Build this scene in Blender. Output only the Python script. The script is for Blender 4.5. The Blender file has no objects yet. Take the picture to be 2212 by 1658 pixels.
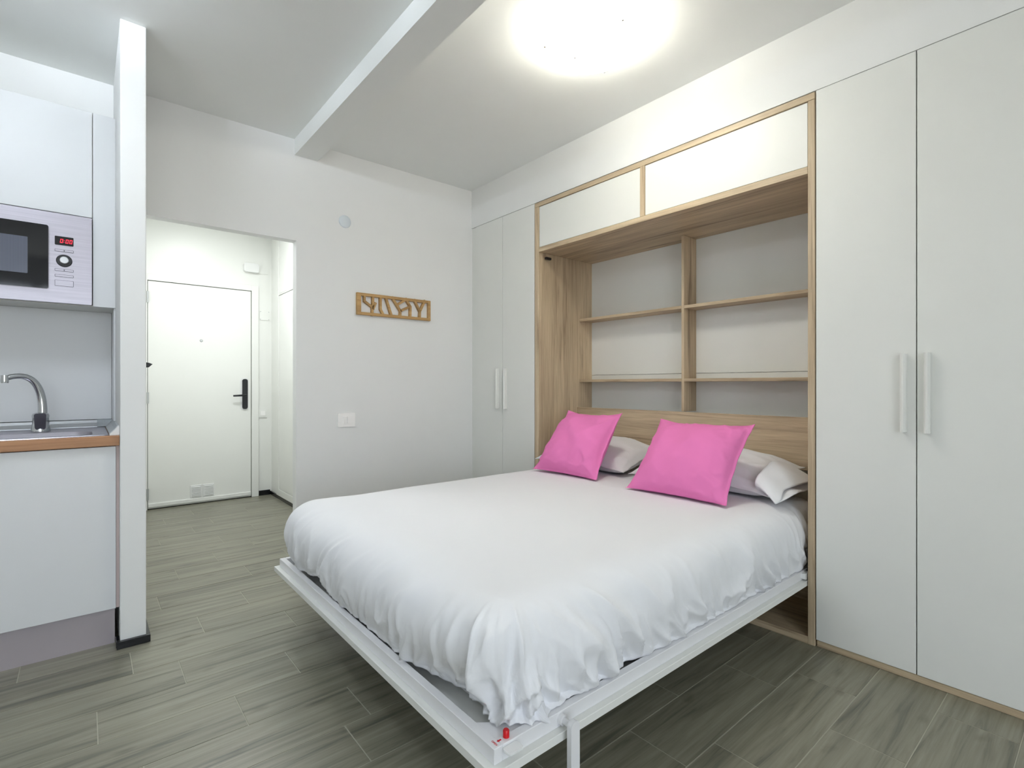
import bpy, bmesh, math, random
import numpy as np
from mathutils import Vector, Matrix

scene = bpy.context.scene
COL = scene.collection
random.seed(7)

# ------------------------------------------------------------------ camera
YAW = 39.877
cam_data = bpy.data.cameras.new('camera')
cam_data.sensor_width = 36.0
cam_data.lens = 18.0
cam_data.shift_y = 1.0 / 2212
cam_data.clip_start = 0.02
cam = bpy.data.objects.new('camera', cam_data)
cam.location = (0, 0, 1.12)
cam.rotation_euler = (math.radians(90), 0, math.radians(-YAW))
COL.objects.link(cam)
scene.camera = cam

# ------------------------------------------------------------------ exposure, world, lights
vs = scene.view_settings
vs.view_transform = 'Standard'
vs.look = 'None'
vs.gamma = 1.0
vs.use_curve_mapping = False
vs.exposure = 2.2

cy = scene.cycles
cy.use_denoising = True
cy.max_bounces = 7
cy.diffuse_bounces = 5
cy.glossy_bounces = 3
cy.use_adaptive_sampling = True
cy.adaptive_threshold = 0.03
cy.adaptive_min_samples = 16
cy.transparent_max_bounces = 8
cy.sample_clamp_indirect = 6.0
cy.caustics_reflective = False
cy.caustics_refractive = False

SKY = 1.2
world = bpy.data.worlds.new('daylight')
scene.world = world
world.use_nodes = True
wn = world.node_tree
bgn = wn.nodes['Background']
tc = wn.nodes.new('ShaderNodeTexCoord')
sep = wn.nodes.new('ShaderNodeSeparateXYZ')
rmp = wn.nodes.new('ShaderNodeValToRGB')
rmp.color_ramp.elements[0].position = 0.48
rmp.color_ramp.elements[0].color = (0.72, 0.73, 0.72, 1)
rmp.color_ramp.elements[1].position = 0.52
rmp.color_ramp.elements[1].color = (0.80, 0.89, 1.0, 1)
mad = wn.nodes.new('ShaderNodeMath')
mad.operation = 'MULTIPLY_ADD'
mad.inputs[1].default_value = 0.5
mad.inputs[2].default_value = 0.5
wn.links.new(tc.outputs['Generated'], sep.inputs[0])
wn.links.new(sep.outputs['Z'], mad.inputs[0])
wn.links.new(mad.outputs[0], rmp.inputs[0])
wn.links.new(rmp.outputs[0], bgn.inputs['Color'])
bgn.inputs['Strength'].default_value = SKY

# window behind the camera: x range, z range (also used by the wall below)
WX0, WX1, WZ0, WZ1, YF = -1.6, 0.7, 0.05, 2.40, -2.40


def area(name, loc, rot, sx, sy, power, color, portal=False):
    l = bpy.data.lights.new(name, 'AREA')
    l.shape = 'RECTANGLE'
    l.size, l.size_y = sx, sy
    l.energy = power
    l.color = color
    if portal:
        l.cycles.is_portal = True
    o = bpy.data.objects.new(name, l)
    o.location = loc
    o.rotation_euler = rot
    COL.objects.link(o)
    return o


area('window_portal', ((WX0 + WX1) / 2, YF - 0.05, (WZ0 + WZ1) / 2), (math.radians(90), 0, 0),
     WX1 - WX0, WZ1 - WZ0, 10, (1, 1, 1), portal=True)
# ceiling light of the entrance hall (area light without a fitting, hidden behind the lintel)
HALL_POWER = 4.9
hl = bpy.data.lights.new('hall_light', 'AREA')
hl.shape = 'DISK'
hl.size = 0.34
hl.energy = HALL_POWER
hl.color = (0.96, 0.985, 1.0)
hlo = bpy.data.objects.new('hall_light', hl)
hlo.location = (0.85, 4.35, 2.63)
COL.objects.link(hlo)
LAMP_STRENGTH = 5.5
BULB_STRENGTH = 22.0
COOL_FILL_LAMP, COOL_FILL_BULB = 5.5, 80.0  # unseen kitchen-side lamp, added to brighten the left of the room
REAR_FILL_LAMP, REAR_FILL_BULB = 2.8, 58.0  # unseen lamp behind the camera, added as high-angle fill
LAMP_COLOR = (1.0, 0.96, 0.86)

# ------------------------------------------------------------------ geometry helpers
ORG = {}


def empty_geo():
    return ([], [])


def join(*geos):
    V, F = [], []
    for g in geos:
        n = len(V)
        V += list(g[0])
        F += [tuple(i + n for i in f) for f in g[1]]
    return (V, F)


def box(x0, x1, y0, y1, z0, z1, bev=0.0, seg=2):
    v = [(x, y, z) for x in (x0, x1) for y in (y0, y1) for z in (z0, z1)]
    f = [(0, 1, 3, 2), (4, 6, 7, 5), (0, 4, 5, 1), (2, 3, 7, 6), (0, 2, 6, 4), (1, 5, 7, 3)]
    if bev <= 0:
        return (v, f)
    bm = bmesh.new()
    bv = [bm.verts.new(p) for p in v]
    for q in f:
        bm.faces.new([bv[i] for i in q])
    bmesh.ops.bevel(bm, geom=list(bm.edges), offset=bev, segments=seg, profile=0.5, affect='EDGES')
    bm.verts.index_update()
    out = ([tuple(p.co) for p in bm.verts], [tuple(p.index for p in q.verts) for q in bm.faces])
    bm.free()
    return out


def frame_of(d):
    d = Vector(d).normalized()
    a = Vector((0, 0, 1)) if abs(d.z) < 0.9 else Vector((1, 0, 0))
    u = d.cross(a).normalized()
    return d, u, d.cross(u).normalized()


def tube(pts, radii, n=14, caps=True):
    pts = [Vector(p) for p in pts]
    if not hasattr(radii, '__len__'):
        radii = [radii] * len(pts)
    V, F = [], []
    d0 = (pts[1] - pts[0]).normalized()
    _, u, w = frame_of(d0)
    prev = d0
    for i, p in enumerate(pts):
        a = pts[max(i - 1, 0)]
        b = pts[min(i + 1, len(pts) - 1)]
        d = (b - a).normalized()
        q = prev.rotation_difference(d)
        u = q @ u
        w = q @ w
        prev = d
        for k in range(n):
            t = 2 * math.pi * k / n
            V.append(tuple(p + (u * math.cos(t) + w * math.sin(t)) * radii[i]))
    for i in range(len(pts) - 1):
        for k in range(n):
            k2 = (k + 1) % n
            F.append((i * n + k, i * n + k2, (i + 1) * n + k2, (i + 1) * n + k))
    if caps:
        F.append(tuple(range(n - 1, -1, -1)))
        m = (len(pts) - 1) * n
        F.append(tuple(range(m, m + n)))
    return (V, F)


def lathe(c, axis, prof, n=32):
    """prof: list of (radius, distance along axis); closes at radius 0."""
    c = Vector(c)
    d, u, w = frame_of(axis)
    V, F, rings = [], [], []
    for r, h in prof:
        if r <= 1e-6:
            V.append(tuple(c + d * h))
            rings.append([len(V) - 1])
        else:
            ids = []
            for k in range(n):
                t = 2 * math.pi * k / n
                V.append(tuple(c + d * h + (u * math.cos(t) + w * math.sin(t)) * r))
                ids.append(len(V) - 1)
            rings.append(ids)
    for a, b in zip(rings, rings[1:]):
        for k in range(n):
            k2 = (k + 1) % n
            if len(a) == 1 and len(b) == 1:
                continue
            if len(a) == 1:
                F.append((a[0], b[k2], b[k]))
            elif len(b) == 1:
                F.append((a[k], a[k2], b[0]))
            else:
                F.append((a[k], a[k2], b[k2], b[k]))
    return (V, F)


def prism(poly, to3, a0, a1):
    """poly: 2-D outline, to3(u, v, a) -> world point; extruded from a0 to a1."""
    n = len(poly)
    V = [to3(u, v, a0) for u, v in poly] + [to3(u, v, a1) for u, v in poly]
    F = [tuple(range(n - 1, -1, -1)), tuple(range(n, 2 * n))]
    F += [(i, (i + 1) % n, n + (i + 1) % n, n + i) for i in range(n)]
    return (V, F)


def rrect(u0, u1, v0, v1, r, n=6):
    out = []
    for cu, cv, a in ((u1 - r, v1 - r, 0), (u0 + r, v1 - r, 90), (u0 + r, v0 + r, 180), (u1 - r, v0 + r, 270)):
        for k in range(n + 1):
            t = math.radians(a + 90 * k / n)
            out.append((cu + r * math.cos(t), cv + r * math.sin(t)))
    return out


XZ = lambda u, v, a: (u, a, v)
YZ = lambda u, v, a: (a, u, v)
XY = lambda u, v, a: (u, v, a)


def obj(name, geo, mat, parent=None, origin=None, smooth=False, auto=True, kind=None, label=None):
    V, F = geo
    V = np.array(V, dtype=float)
    lo, hi = V.min(0), V.max(0)
    if origin is None:
        origin = ((lo[0] + hi[0]) / 2, (lo[1] + hi[1]) / 2, lo[2])
    origin = np.array(origin, dtype=float)
    me = bpy.data.meshes.new(name)
    me.from_pydata((V - origin).tolist(), [], [list(map(int, f)) for f in F])
    bm = bmesh.new()
    bm.from_mesh(me)
    bmesh.ops.recalc_face_normals(bm, faces=list(bm.faces))
    bm.to_mesh(me)
    bm.free()
    me.update()
    if mat is not None:
        me.materials.append(mat)
    if smooth:
        for p in me.polygons:
            p.use_smooth = True
        if auto:
            me.set_sharp_from_angle(angle=math.radians(38))
    o = bpy.data.objects.new(name, me)
    COL.objects.link(o)
    po = ORG[parent.name] if parent is not None else np.zeros(3)
    o.location = tuple(origin - po)
    if parent is not None:
        o.parent = parent
    ORG[o.name] = origin
    if kind:
        o['kind'] = kind
    if label:
        o['label'] = label
    return o


def tag(o, label, cat, group=None):
    o['label'] = label
    o['category'] = cat
    if group:
        o['group'] = group
    return o


def thing(name, label, cat, loc, group=None):
    o = bpy.data.objects.new(name, None)
    o.empty_display_size = 0.05
    o.location = loc
    COL.objects.link(o)
    ORG[o.name] = np.array(loc, dtype=float)
    return tag(o, label, cat, group)


def struct(name, geo, mat, label=None, parent=None):
    o = obj(name, geo, mat, parent)
    o['kind'] = 'structure'
    if label:
        o['label'] = label
    return o


# ------------------------------------------------------------------ materials
def base_mat(name):
    m = bpy.data.materials.new(name)
    m.use_nodes = True
    return m, m.node_tree.nodes, m.node_tree.links, m.node_tree.nodes['Principled BSDF']


def srgb(r, g, b):
    f = lambda c: c / 12.92 if c <= 0.04045 else ((c + 0.055) / 1.055) ** 2.4
    return (f(r / 255), f(g / 255), f(b / 255), 1)


def noise(nt, lk, coord, scale, detail=4, rough=0.55, dist=0.0):
    n = nt.new('ShaderNodeTexNoise')
    n.inputs['Scale'].default_value = scale
    n.inputs['Detail'].default_value = detail
    n.inputs['Roughness'].default_value = rough
    n.inputs['Distortion'].default_value = dist
    lk.new(coord, n.inputs['Vector'])
    return n


def coords(nt, lk, scale=(1, 1, 1), rand=False):
    t = nt.new('ShaderNodeTexCoord')
    mp = nt.new('ShaderNodeMapping')
    mp.inputs['Scale'].default_value = scale
    src = t.outputs['Object']
    if rand:
        oi = nt.new('ShaderNodeObjectInfo')
        mul = nt.new('ShaderNodeMath')
        mul.operation = 'MULTIPLY'
        mul.inputs[1].default_value = 37.0
        lk.new(oi.outputs['Random'], mul.inputs[0])
        add = nt.new('ShaderNodeVectorMath')
        add.operation = 'ADD'
        lk.new(src, add.inputs[0])
        lk.new(mul.outputs[0], add.inputs[1])
        src = add.outputs[0]
    lk.new(src, mp.inputs['Vector'])
    return mp.outputs['Vector']


def plain(name, col, rough=0.5, metal=0.0, spec=0.5, mottled=0.02, bump=0.0, bscale=200, coat=0.0, sheen=0.0):
    m, nt, lk, b = base_mat(name)
    c = coords(nt, lk)
    n = noise(nt, lk, c, 6.0, 3)
    mix = nt.new('ShaderNodeMixRGB')
    mix.inputs[1].default_value = col
    mix.inputs[2].default_value = tuple(max(0, k * (1 - 4 * mottled)) for k in col[:3]) + (1,)
    lk.new(n.outputs['Fac'], mix.inputs[0])
    lk.new(mix.outputs[0], b.inputs['Base Color'])
    b.inputs['Roughness'].default_value = rough
    b.inputs['Metallic'].default_value = metal
    b.inputs['Specular IOR Level'].default_value = spec
    b.inputs['Coat Weight'].default_value = coat
    b.inputs['Sheen Weight'].default_value = sheen
    if bump:
        n2 = noise(nt, lk, c, bscale, 4)
        bp = nt.new('ShaderNodeBump')
        bp.inputs['Strength'].default_value = bump
        bp.inputs['Distance'].default_value = 0.002
        lk.new(n2.outputs['Fac'], bp.inputs['Height'])
        lk.new(bp.outputs[0], b.inputs['Normal'])
    return m


def wood(name, light, mid, dark, axis, rough=0.45, freq=26.0, stretch=1.3, rand=True, spec=0.35, broad=0.5, knots=False):
    m, nt, lk, b = base_mat(name)
    s = [freq, freq, freq]
    s[axis] = stretch
    c = coords(nt, lk, tuple(s), rand)
    n1 = noise(nt, lk, c, 1.0, 8, 0.62, 1.0)
    s2 = [freq * 5] * 3
    s2[axis] = stretch * 4
    c2 = coords(nt, lk, tuple(s2), rand)
    n2 = noise(nt, lk, c2, 1.0, 3, 0.6)
    s3 = [freq * .22] * 3
    s3[axis] = stretch * .7
    c3 = coords(nt, lk, tuple(s3), rand)
    n3 = noise(nt, lk, c3, 1.0, 2, 0.5, 0.3)
    r = nt.new('ShaderNodeValToRGB')
    e = r.color_ramp.elements
    e[0].position, e[0].color = 0.30, dark
    e[1].position, e[1].color = 0.66, light
    k = e.new(0.44)
    k.color = mid
    lk.new(n1.outputs['Fac'], r.inputs[0])
    mx = nt.new('ShaderNodeMixRGB')
    mx.blend_type = 'MULTIPLY'
    mx.inputs[0].default_value = 0.35
    lk.new(r.outputs[0], mx.inputs[1])
    r2 = nt.new('ShaderNodeValToRGB')
    r2.color_ramp.elements[0].position = 0.3
    r2.color_ramp.elements[0].color = (0.55, 0.52, 0.48, 1)
    r2.color_ramp.elements[1].position = 0.6
    r2.color_ramp.elements[1].color = (1, 1, 1, 1)
    lk.new(n2.outputs['Fac'], r2.inputs[0])
    lk.new(r2.outputs[0], mx.inputs[2])
    mx2 = nt.new('ShaderNodeMixRGB')
    mx2.blend_type = 'MULTIPLY'
    mx2.inputs[0].default_value = broad
    r3 = nt.new('ShaderNodeValToRGB')
    r3.color_ramp.elements[0].position = 0.32
    r3.color_ramp.elements[0].color = (0.62, 0.6, 0.58, 1)
    r3.color_ramp.elements[1].position = 0.62
    r3.color_ramp.elements[1].color = (1.1, 1.1, 1.1, 1)
    lk.new(n3.outputs['Fac'], r3.inputs[0])
    lk.new(mx.outputs[0], mx2.inputs[1])
    lk.new(r3.outputs[0], mx2.inputs[2])
    last = mx2.outputs[0]
    if knots:
        sk = [9.0] * 3
        sk[axis] = 4.2
        vo = nt.new('ShaderNodeTexVoronoi')
        vo.inputs['Scale'].default_value = 1.0
        ck = coords(nt, lk, tuple(sk), rand)
        nk = noise(nt, lk, ck, 2.5, 3)
        av = nt.new('ShaderNodeVectorMath')
        av.operation = 'MULTIPLY_ADD'
        av.inputs[1].default_value = (.35, .35, .35)
        lk.new(nk.outputs['Color'], av.inputs[0])
        lk.new(ck, av.inputs[2])
        lk.new(av.outputs[0], vo.inputs['Vector'])
        rk_ = nt.new('ShaderNodeValToRGB')
        rk_.color_ramp.elements[0].position = 0.05
        rk_.color_ramp.elements[0].color = (0.42, 0.40, 0.36, 1)
        rk_.color_ramp.elements[1].position = 0.20
        rk_.color_ramp.elements[1].color = (1, 1, 1, 1)
        lk.new(vo.outputs['Distance'], rk_.inputs[0])
        mk = nt.new('ShaderNodeMixRGB')
        mk.blend_type = 'MULTIPLY'
        mk.inputs[0].default_value = 0.55
        lk.new(last, mk.inputs[1])
        lk.new(rk_.outputs[0], mk.inputs[2])
        last = mk.outputs[0]
    lk.new(last, b.inputs['Base Color'])
    b.inputs['Roughness'].default_value = rough
    b.inputs['Specular IOR Level'].default_value = spec
    bp = nt.new('ShaderNodeBump')
    bp.inputs['Strength'].default_value = 0.12
    bp.inputs['Distance'].default_value = 0.001
    lk.new(n1.outputs['Fac'], bp.inputs['Height'])
    lk.new(bp.outputs[0], b.inputs['Normal'])
    return m


M = {}
M['wall'] = plain('painted_plaster', srgb(233, 234, 233), 0.75, bump=0.06, bscale=140, mottled=0.006)
M['ceiling'] = plain('ceiling_paint', srgb(238, 240, 238), 0.85, bump=0.05, bscale=140, mottled=0.006)
M['laminate'] = plain('white_laminate', srgb(230, 231, 227), 0.42, mottled=0.008, bump=0.03, bscale=300)
M['hall_white'] = plain('white_lacquer', srgb(236, 237, 233), 0.35, mottled=0.006)
M['kitchen_front'] = plain('kitchen_front', srgb(222, 224, 226), 0.4, mottled=0.006)
M['gap'] = plain('shadow_gap', srgb(70, 70, 64), 0.9)
M['white_metal'] = plain('white_powder_coat', srgb(228, 228, 230), 0.35, mottled=0.004)
M['white_plastic'] = plain('white_plastic', srgb(232, 233, 232), 0.3, mottled=0.003)
M['plate'] = plain('switch_plate', srgb(250, 249, 247), 0.3, mottled=0.003)
M['black'] = plain('black_metal', srgb(28, 30, 34), 0.35, mottled=0.02)
M['glass_black'] = plain('black_glass', srgb(16, 18, 24), 0.06, mottled=0.0)
M['chrome'] = plain('chrome', srgb(210, 212, 214), 0.08, metal=1.0, mottled=0.0)
M['alu'] = plain('brushed_aluminium', srgb(196, 198, 200), 0.34, metal=0.9, mottled=0.01)
M['grey_plastic'] = plain('grey_plastic', srgb(160, 165, 168), 0.35, mottled=0.01)
M['kick'] = plain('grey_plinth', srgb(176, 168, 172), 0.35, metal=0.25, mottled=0.01)
M['strip'] = plain('beige_strip', srgb(205, 188, 184), 0.6)
M['red'] = plain('red_plastic', srgb(205, 10, 24), 0.3, mottled=0.0)
M['grout'] = plain('tile_grout', srgb(176, 173, 158), 0.9, mottled=0.03)
M['fabric_white'] = plain('white_cotton', srgb(233, 234, 237), 0.9, spec=0.2, mottled=0.004, bump=0.12, bscale=700)
M['mattress'] = plain('mattress_ticking', srgb(214, 212, 210), 0.9, spec=0.2, mottled=0.01)
M['fabric_pink'] = plain('pink_linen', srgb(238, 132, 192), 0.9, spec=0.15, mottled=0.02, bump=0.35, bscale=600)
M['disc'] = plain('blank_cover', srgb(214, 222, 228), 0.35, mottled=0.004)
M['rack'] = wood('rack_wood', srgb(204, 168, 116), srgb(188, 150, 98), srgb(158, 118, 74), 0, 0.5, 60)
M['oak_z'] = wood('oak_upright', srgb(212, 194, 164), srgb(194, 174, 146), srgb(152, 133, 110), 2)
M['oak_y'] = wood('oak_lengthwise', srgb(212, 194, 164), srgb(194, 174, 146), srgb(152, 133, 110), 1)
M['counter'] = wood('worktop_wood', srgb(196, 150, 110), srgb(178, 130, 92), srgb(146, 100, 68), 0, 0.4, 40)
M['tile'] = wood('wood_look_tile', srgb(146, 144, 128), srgb(126, 124, 109), srgb(90, 90, 80), 0, 0.32, 24, 1.3, True, 0.5, 0.28, True)


def baseboard_marble():
    m, nt, lk, b = base_mat('black_marble')
    c = coords(nt, lk)
    n = noise(nt, lk, c, 14.0, 6, 0.7, 1.2)
    r = nt.new('ShaderNodeValToRGB')
    e = r.color_ramp.elements
    e[0].position, e[0].color = 0.60, (0.006, 0.006, 0.008, 1)
    e[1].position, e[1].color = 0.78, (0.16, 0.17, 0.18, 1)
    lk.new(n.outputs['Fac'], r.inputs[0])
    lk.new(r.outputs[0], b.inputs['Base Color'])
    b.inputs['Roughness'].default_value = 0.2
    return m


M['marble'] = baseboard_marble()


def steel():
    m, nt, lk, b = base_mat('brushed_steel')
    c = coords(nt, lk, (3.0, 3.0, 160.0))
    n = noise(nt, lk, c, 1.0, 4)
    r = nt.new('ShaderNodeValToRGB')
    e = r.color_ramp.elements
    e[0].position, e[0].color = 0.3, srgb(166, 163, 172)
    e[1].position, e[1].color = 0.7, srgb(180, 177, 186)
    lk.new(n.outputs['Fac'], r.inputs[0])
    lk.new(r.outputs[0], b.inputs['Base Color'])
    b.inputs['Metallic'].default_value = 0.8
    b.inputs['Roughness'].default_value = 0.36
    return m


M['steel'] = steel()


def emission(name, col, strength):
    m, nt, lk, b = base_mat(name)
    b.inputs['Base Color'].default_value = col
    b.inputs['Emission Color'].default_value = col
    b.inputs['Emission Strength'].default_value = strength
    b.inputs['Roughness'].default_value = 0.3
    return m


M['lamp_glass'] = emission('lit_opal_glass', LAMP_COLOR + (1,), LAMP_STRENGTH)
M['fill_glass_cool'] = emission('lit_fill_glass_cool', (0.84, 0.91, 1.0, 1), COOL_FILL_LAMP)
M['liner'] = plain('lamp_liner', srgb(225, 225, 222), 0.6, mottled=0.003)
M['fill_glass_rear'] = emission('lit_fill_glass_rear', (1.0, 0.97, 0.92, 1), REAR_FILL_LAMP)
M['fill_bulb_rear'] = emission('fill_bulb_rear', (1.0, 0.97, 0.92, 1), REAR_FILL_BULB)
M['bulb'] = emission('bulb', LAMP_COLOR + (1,), BULB_STRENGTH)
M['fill_bulb_cool'] = emission('fill_bulb_cool', (0.84, 0.91, 1.0, 1), COOL_FILL_BULB)
M['led'] = emission('red_led', (1.0, 0.02, 0.05, 1), 0.28)


def pane_mat():
    m, nt, lk, b = base_mat('window_glass')
    out = nt['Material Output']
    tr = nt.new('ShaderNodeBsdfTransparent')
    gl = nt.new('ShaderNodeBsdfGlossy')
    gl.inputs['Roughness'].default_value = 0.02
    mx = nt.new('ShaderNodeMixShader')
    mx.inputs[0].default_value = 0.06
    lk.new(tr.outputs[0], mx.inputs[1])
    lk.new(gl.outputs[0], mx.inputs[2])
    lk.new(mx.outputs[0], out.inputs['Surface'])
    return m


M['pane'] = pane_mat()


def mesh_window():
    m, nt, lk, b = base_mat('oven_window_mesh')
    c = coords(nt, lk)
    w = nt.new('ShaderNodeTexWave')
    w.bands_direction = 'X'
    w.inputs['Scale'].default_value = 90
    lk.new(c, w.inputs['Vector'])
    r = nt.new('ShaderNodeValToRGB')
    r.color_ramp.elements[0].color = srgb(78, 82, 96)
    r.color_ramp.elements[1].color = srgb(98, 102, 116)
    lk.new(w.outputs['Fac'], r.inputs[0])
    lk.new(r.outputs[0], b.inputs['Base Color'])
    b.inputs['Roughness'].default_value = 0.18
    return m


M['mesh'] = mesh_window()

# ------------------------------------------------------------------ room shell
XR, YB, ZC = 2.402, 3.385, 2.679
XL = -1.9
WT = 0.072
OPX0, OPX1, OPZ = 0.236, 1.037, 2.036
YD = 5.60
HX0, HX1 = 0.236, 1.47

# floor: grout bed plus every tile plank as a part
floor = struct('floor', box(XL - .1, 3.1, YF - .1, YD + .1, -0.12, -0.0012), M['grout'],
               'floor of grey-brown wood-look tile planks')
PITCH, PLEN, GAP = 0.2050, 0.613, 0.0028
known = {1: 2.238, 2: 1.863, 3: 2.126, 4: 1.969, 5: 2.255, 8: .747, 9: .415, 10: .646, 11: .294, 12: .146, 13: .418,
         14: .649, 15: .294, 16: .759, 17: .421, 18: .655, 19: .912, 20: .759, 21: .41, 22: .645}
plank_cache = {}


def plank_mesh(lx, ly):
    key = (round(lx, 3), round(ly, 3))
    if key not in plank_cache:
        g = box(-lx / 2, lx / 2, -ly / 2, ly / 2, -0.012, 0.0, 0.0008, 1)
        me = bpy.data.meshes.new('plank')
        me.from_pydata([tuple(p) for p in g[0]], [], [list(f) for f in g[1]])
        me.materials.append(M['tile'])
        plank_cache[key] = me
    return plank_cache[key]


fo = ORG['floor']
for k in range(-3, 28):
    y0, y1 = k * PITCH + .003, (k + 1) * PITCH + .003
    ymid = (y0 + y1) / 2
    xa, xb = (XL, 3.0) if ymid < 3.46 else (HX0 - .02, HX1 + .02)
    y0c, y1c = max(y0, -.62), min(y1, YD)
    if y1c - y0c < 0.02:
        continue
    off = known.get(k, random.uniform(0, PLEN)) % PLEN
    j = xa + ((off - xa) % PLEN) - PLEN
    while j < xb:
        a, b_ = max(j, xa), min(j + PLEN, xb)
        if b_ - a > 0.02:
            me = plank_mesh(b_ - a - GAP, y1c - y0c - GAP)
            o = bpy.data.objects.new('plank', me)
            COL.objects.link(o)
            o.parent = floor
            o.location = ((a + b_) / 2 - fo[0], (y0c + y1c) / 2 - fo[1], 0.0 - fo[2])
        j += PLEN

rest = []
for k in range(int(1.78 / PITCH) + 1):
    y1 = -.62 - k * PITCH
    j = XL - random.uniform(0, PLEN)
    while j < 3.0:
        a, b_ = max(j, XL), min(j + PLEN, 3.0)
        if b_ - a > .02:
            rest.append(box(a + .0014, b_ - .0014, max(y1 - PITCH, YF) + .0014, y1 - .0014, -.012, 0))
        j += PLEN
obj('plank_field', join(*rest), M['tile'], floor, kind='stuff')
struct('ceiling', box(XL - .1, 3.1, YF - .1, YD + .1, ZC, ZC + .1), M['ceiling'], 'flat white painted ceiling')
struct('ceiling_beam', box(1.026, 1.171, YF, YB, 2.578, ZC), M['ceiling'], 'white boxed beam running along the ceiling')
struct('wall_back', join(
    box(OPX1, 3.1, YB, YB + WT, 0, ZC),
    box(OPX0, OPX1, YB, YB + WT, OPZ, ZC),
    box(XL - .1, OPX0, YB, YB + WT, 0, ZC)), M['wall'], 'white wall with the opening to the entrance hall')
# partition stub between kitchen and hall opening
struct('wall_partition', box(0.117, 0.208, 2.742, YB, 0, ZC, 0.004, 2), M['wall'],
       'narrow white partition end beside the kitchen')
struct('wall_right', join(
    box(3.0, 3.1, YF, YB, 0, ZC),
    box(XR, 3.0, -.62, YB, 2.378, ZC), box(XR, 3.0, YF, -.62, 0, ZC)), M['wall'], 'white wall and bulkhead above the wardrobes')
struct('wall_left', box(XL - .1, XL, YF - .1, YB, 0, ZC), M['wall'])
struct('wall_front', join(
    box(XL, WX0, YF - .1, YF, 0, ZC), box(WX1, 3.1, YF - .1, YF, 0, ZC),
    box(WX0, WX1, YF - .1, YF, WZ1, ZC), box(WX0, WX1, YF - .1, YF, 0, WZ0)), M['wall'])
w1 = struct('window_1', join(
    box(WX0, WX0 + .06, YF - .08, YF - .02, WZ0, WZ1), box(WX1 - .06, WX1, YF - .08, YF - .02, WZ0, WZ1),
    box(WX0 + .06, WX1 - .06, YF - .08, YF - .02, WZ1 - .06, WZ1), box(WX0 + .06, WX1 - .06, YF - .08, YF - .02, WZ0, WZ0 + .06),
    box((WX0 + WX1) / 2 - .04, (WX0 + WX1) / 2 + .04, YF - .08, YF - .02, WZ0 + .06, WZ1 - .06)), M['white_plastic'])
for a, b_ in ((WX0 + .06, (WX0 + WX1) / 2 - .04), ((WX0 + WX1) / 2 + .04, WX1 - .06)):
    obj('pane', box(a, b_, YF - .055, YF - .045, WZ0 + .06, WZ1 - .06), M['pane'], w1)
# hall
struct('wall_hall_left', box(HX0 - .1, HX0, YB + WT, YD, 0, ZC), M['hall_white'])
struct('wall_hall_right', box(HX1, HX1 + .1, YB + WT, YD, 0, ZC), M['hall_white'])
struct('wall_hall_end', box(HX0 - .1, HX1 + .1, YD, YD + .1, 0, ZC), M['hall_white'], 'white end wall of the entrance hall')

# black marble skirting
for nm, g in (('baseboard_partition', join(box(0.105, 0.222, 2.724, 2.742, 0, 0.031, .0015, 1),
                                            )),
              ('baseboard_partition_hall', box(0.208, 0.222, 2.7425, 3.45, 0, 0.031, .0015, 1)),
              ('baseboard_partition_kitchen', box(0.1035, 0.117, 2.7425, 2.80, 0, 0.031, .0015, 1)),
              ('baseboard_hall_end', box(1.335, 1.455, YD - .014, YD, 0, 0.05, .0015, 1)),
              ('baseboard_hall_right', box(HX1 - .014, HX1, 4.2, YD, 0, 0.036, .0015, 1))):
    struct(nm, g, M['marble'], 'low black marble skirting strip')

# ------------------------------------------------------------------ entrance door
YL = 5.588
d1 = struct('door_1', join(
    box(1.281, 1.345, YL - .012, YD, 0, 2.11, .002, 1),
    box(0.365, 0.431, YL - .012, YD, 0, 2.11, .002, 1),
    box(0.431, 1.281, YL - .012, YD, 2.052, 2.11, .002, 1)), M['hall_white'], 'white entrance door at the end of the hall')
obj('door_gap', box(0.431, 1.281, YD - .004, YD, 0, 2.052), M['gap'], d1)
leaf = obj('door_leaf', box(0.4355, 1.2765, YL, YD - .004, 0.008, 2.047, .002, 1), M['hall_white'], d1)
obj('door_sweep', join(box(0.437, 1.275, YL - .012, YL, 0.02, 0.055, .004, 2)), M['hall_white'], d1)
obj('peephole', lathe((0.848, YL, 1.533), (0, -1, 0), [(0.0, .006), (.009, .006), (.012, .003), (.013, 0)], 20), M['alu'], d1)
pl = obj('handle_plate', prism(rrect(1.196, 1.244, 0.878, 1.174, .02), XZ, YL - .016, YL), M['black'], d1, smooth=True)
obj('plate_backing', prism(rrect(1.178, 1.254, 0.868, 1.186, .026), XZ, YL - .004, YL), M['white_plastic'], d1, smooth=True)
obj('lever', tube([(1.222, YL - .01, 1.015), (1.222, YL - .055, 1.015), (1.205, YL - .06, 1.014), (1.106, YL - .06, 1.010)],
                  [.011, .011, .010, .008], 12), M['black'], pl, smooth=True)
for zz in (1.90, 1.0, 0.14):
    obj('hinge', tube([(0.433, YL - .014, zz - .05), (0.433, YL - .014, zz + .05)], .008, 10), M['alu'], d1, smooth=True)
for x0, x1 in ((0.758, 0.853), (0.861, 0.955)):
    vg = obj('vent_grille', box(x0, x1, YL - .006, YL, 0.062, 0.178, .002, 1), M['white_plastic'], d1)
    for q in range(7):
        z = 0.074 + q * .0135
        obj('slat', box(x0 + .012, x1 - .012, YL - .013, YL - .005, z, z + .007, .001, 1), M['white_plastic'], vg)

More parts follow.
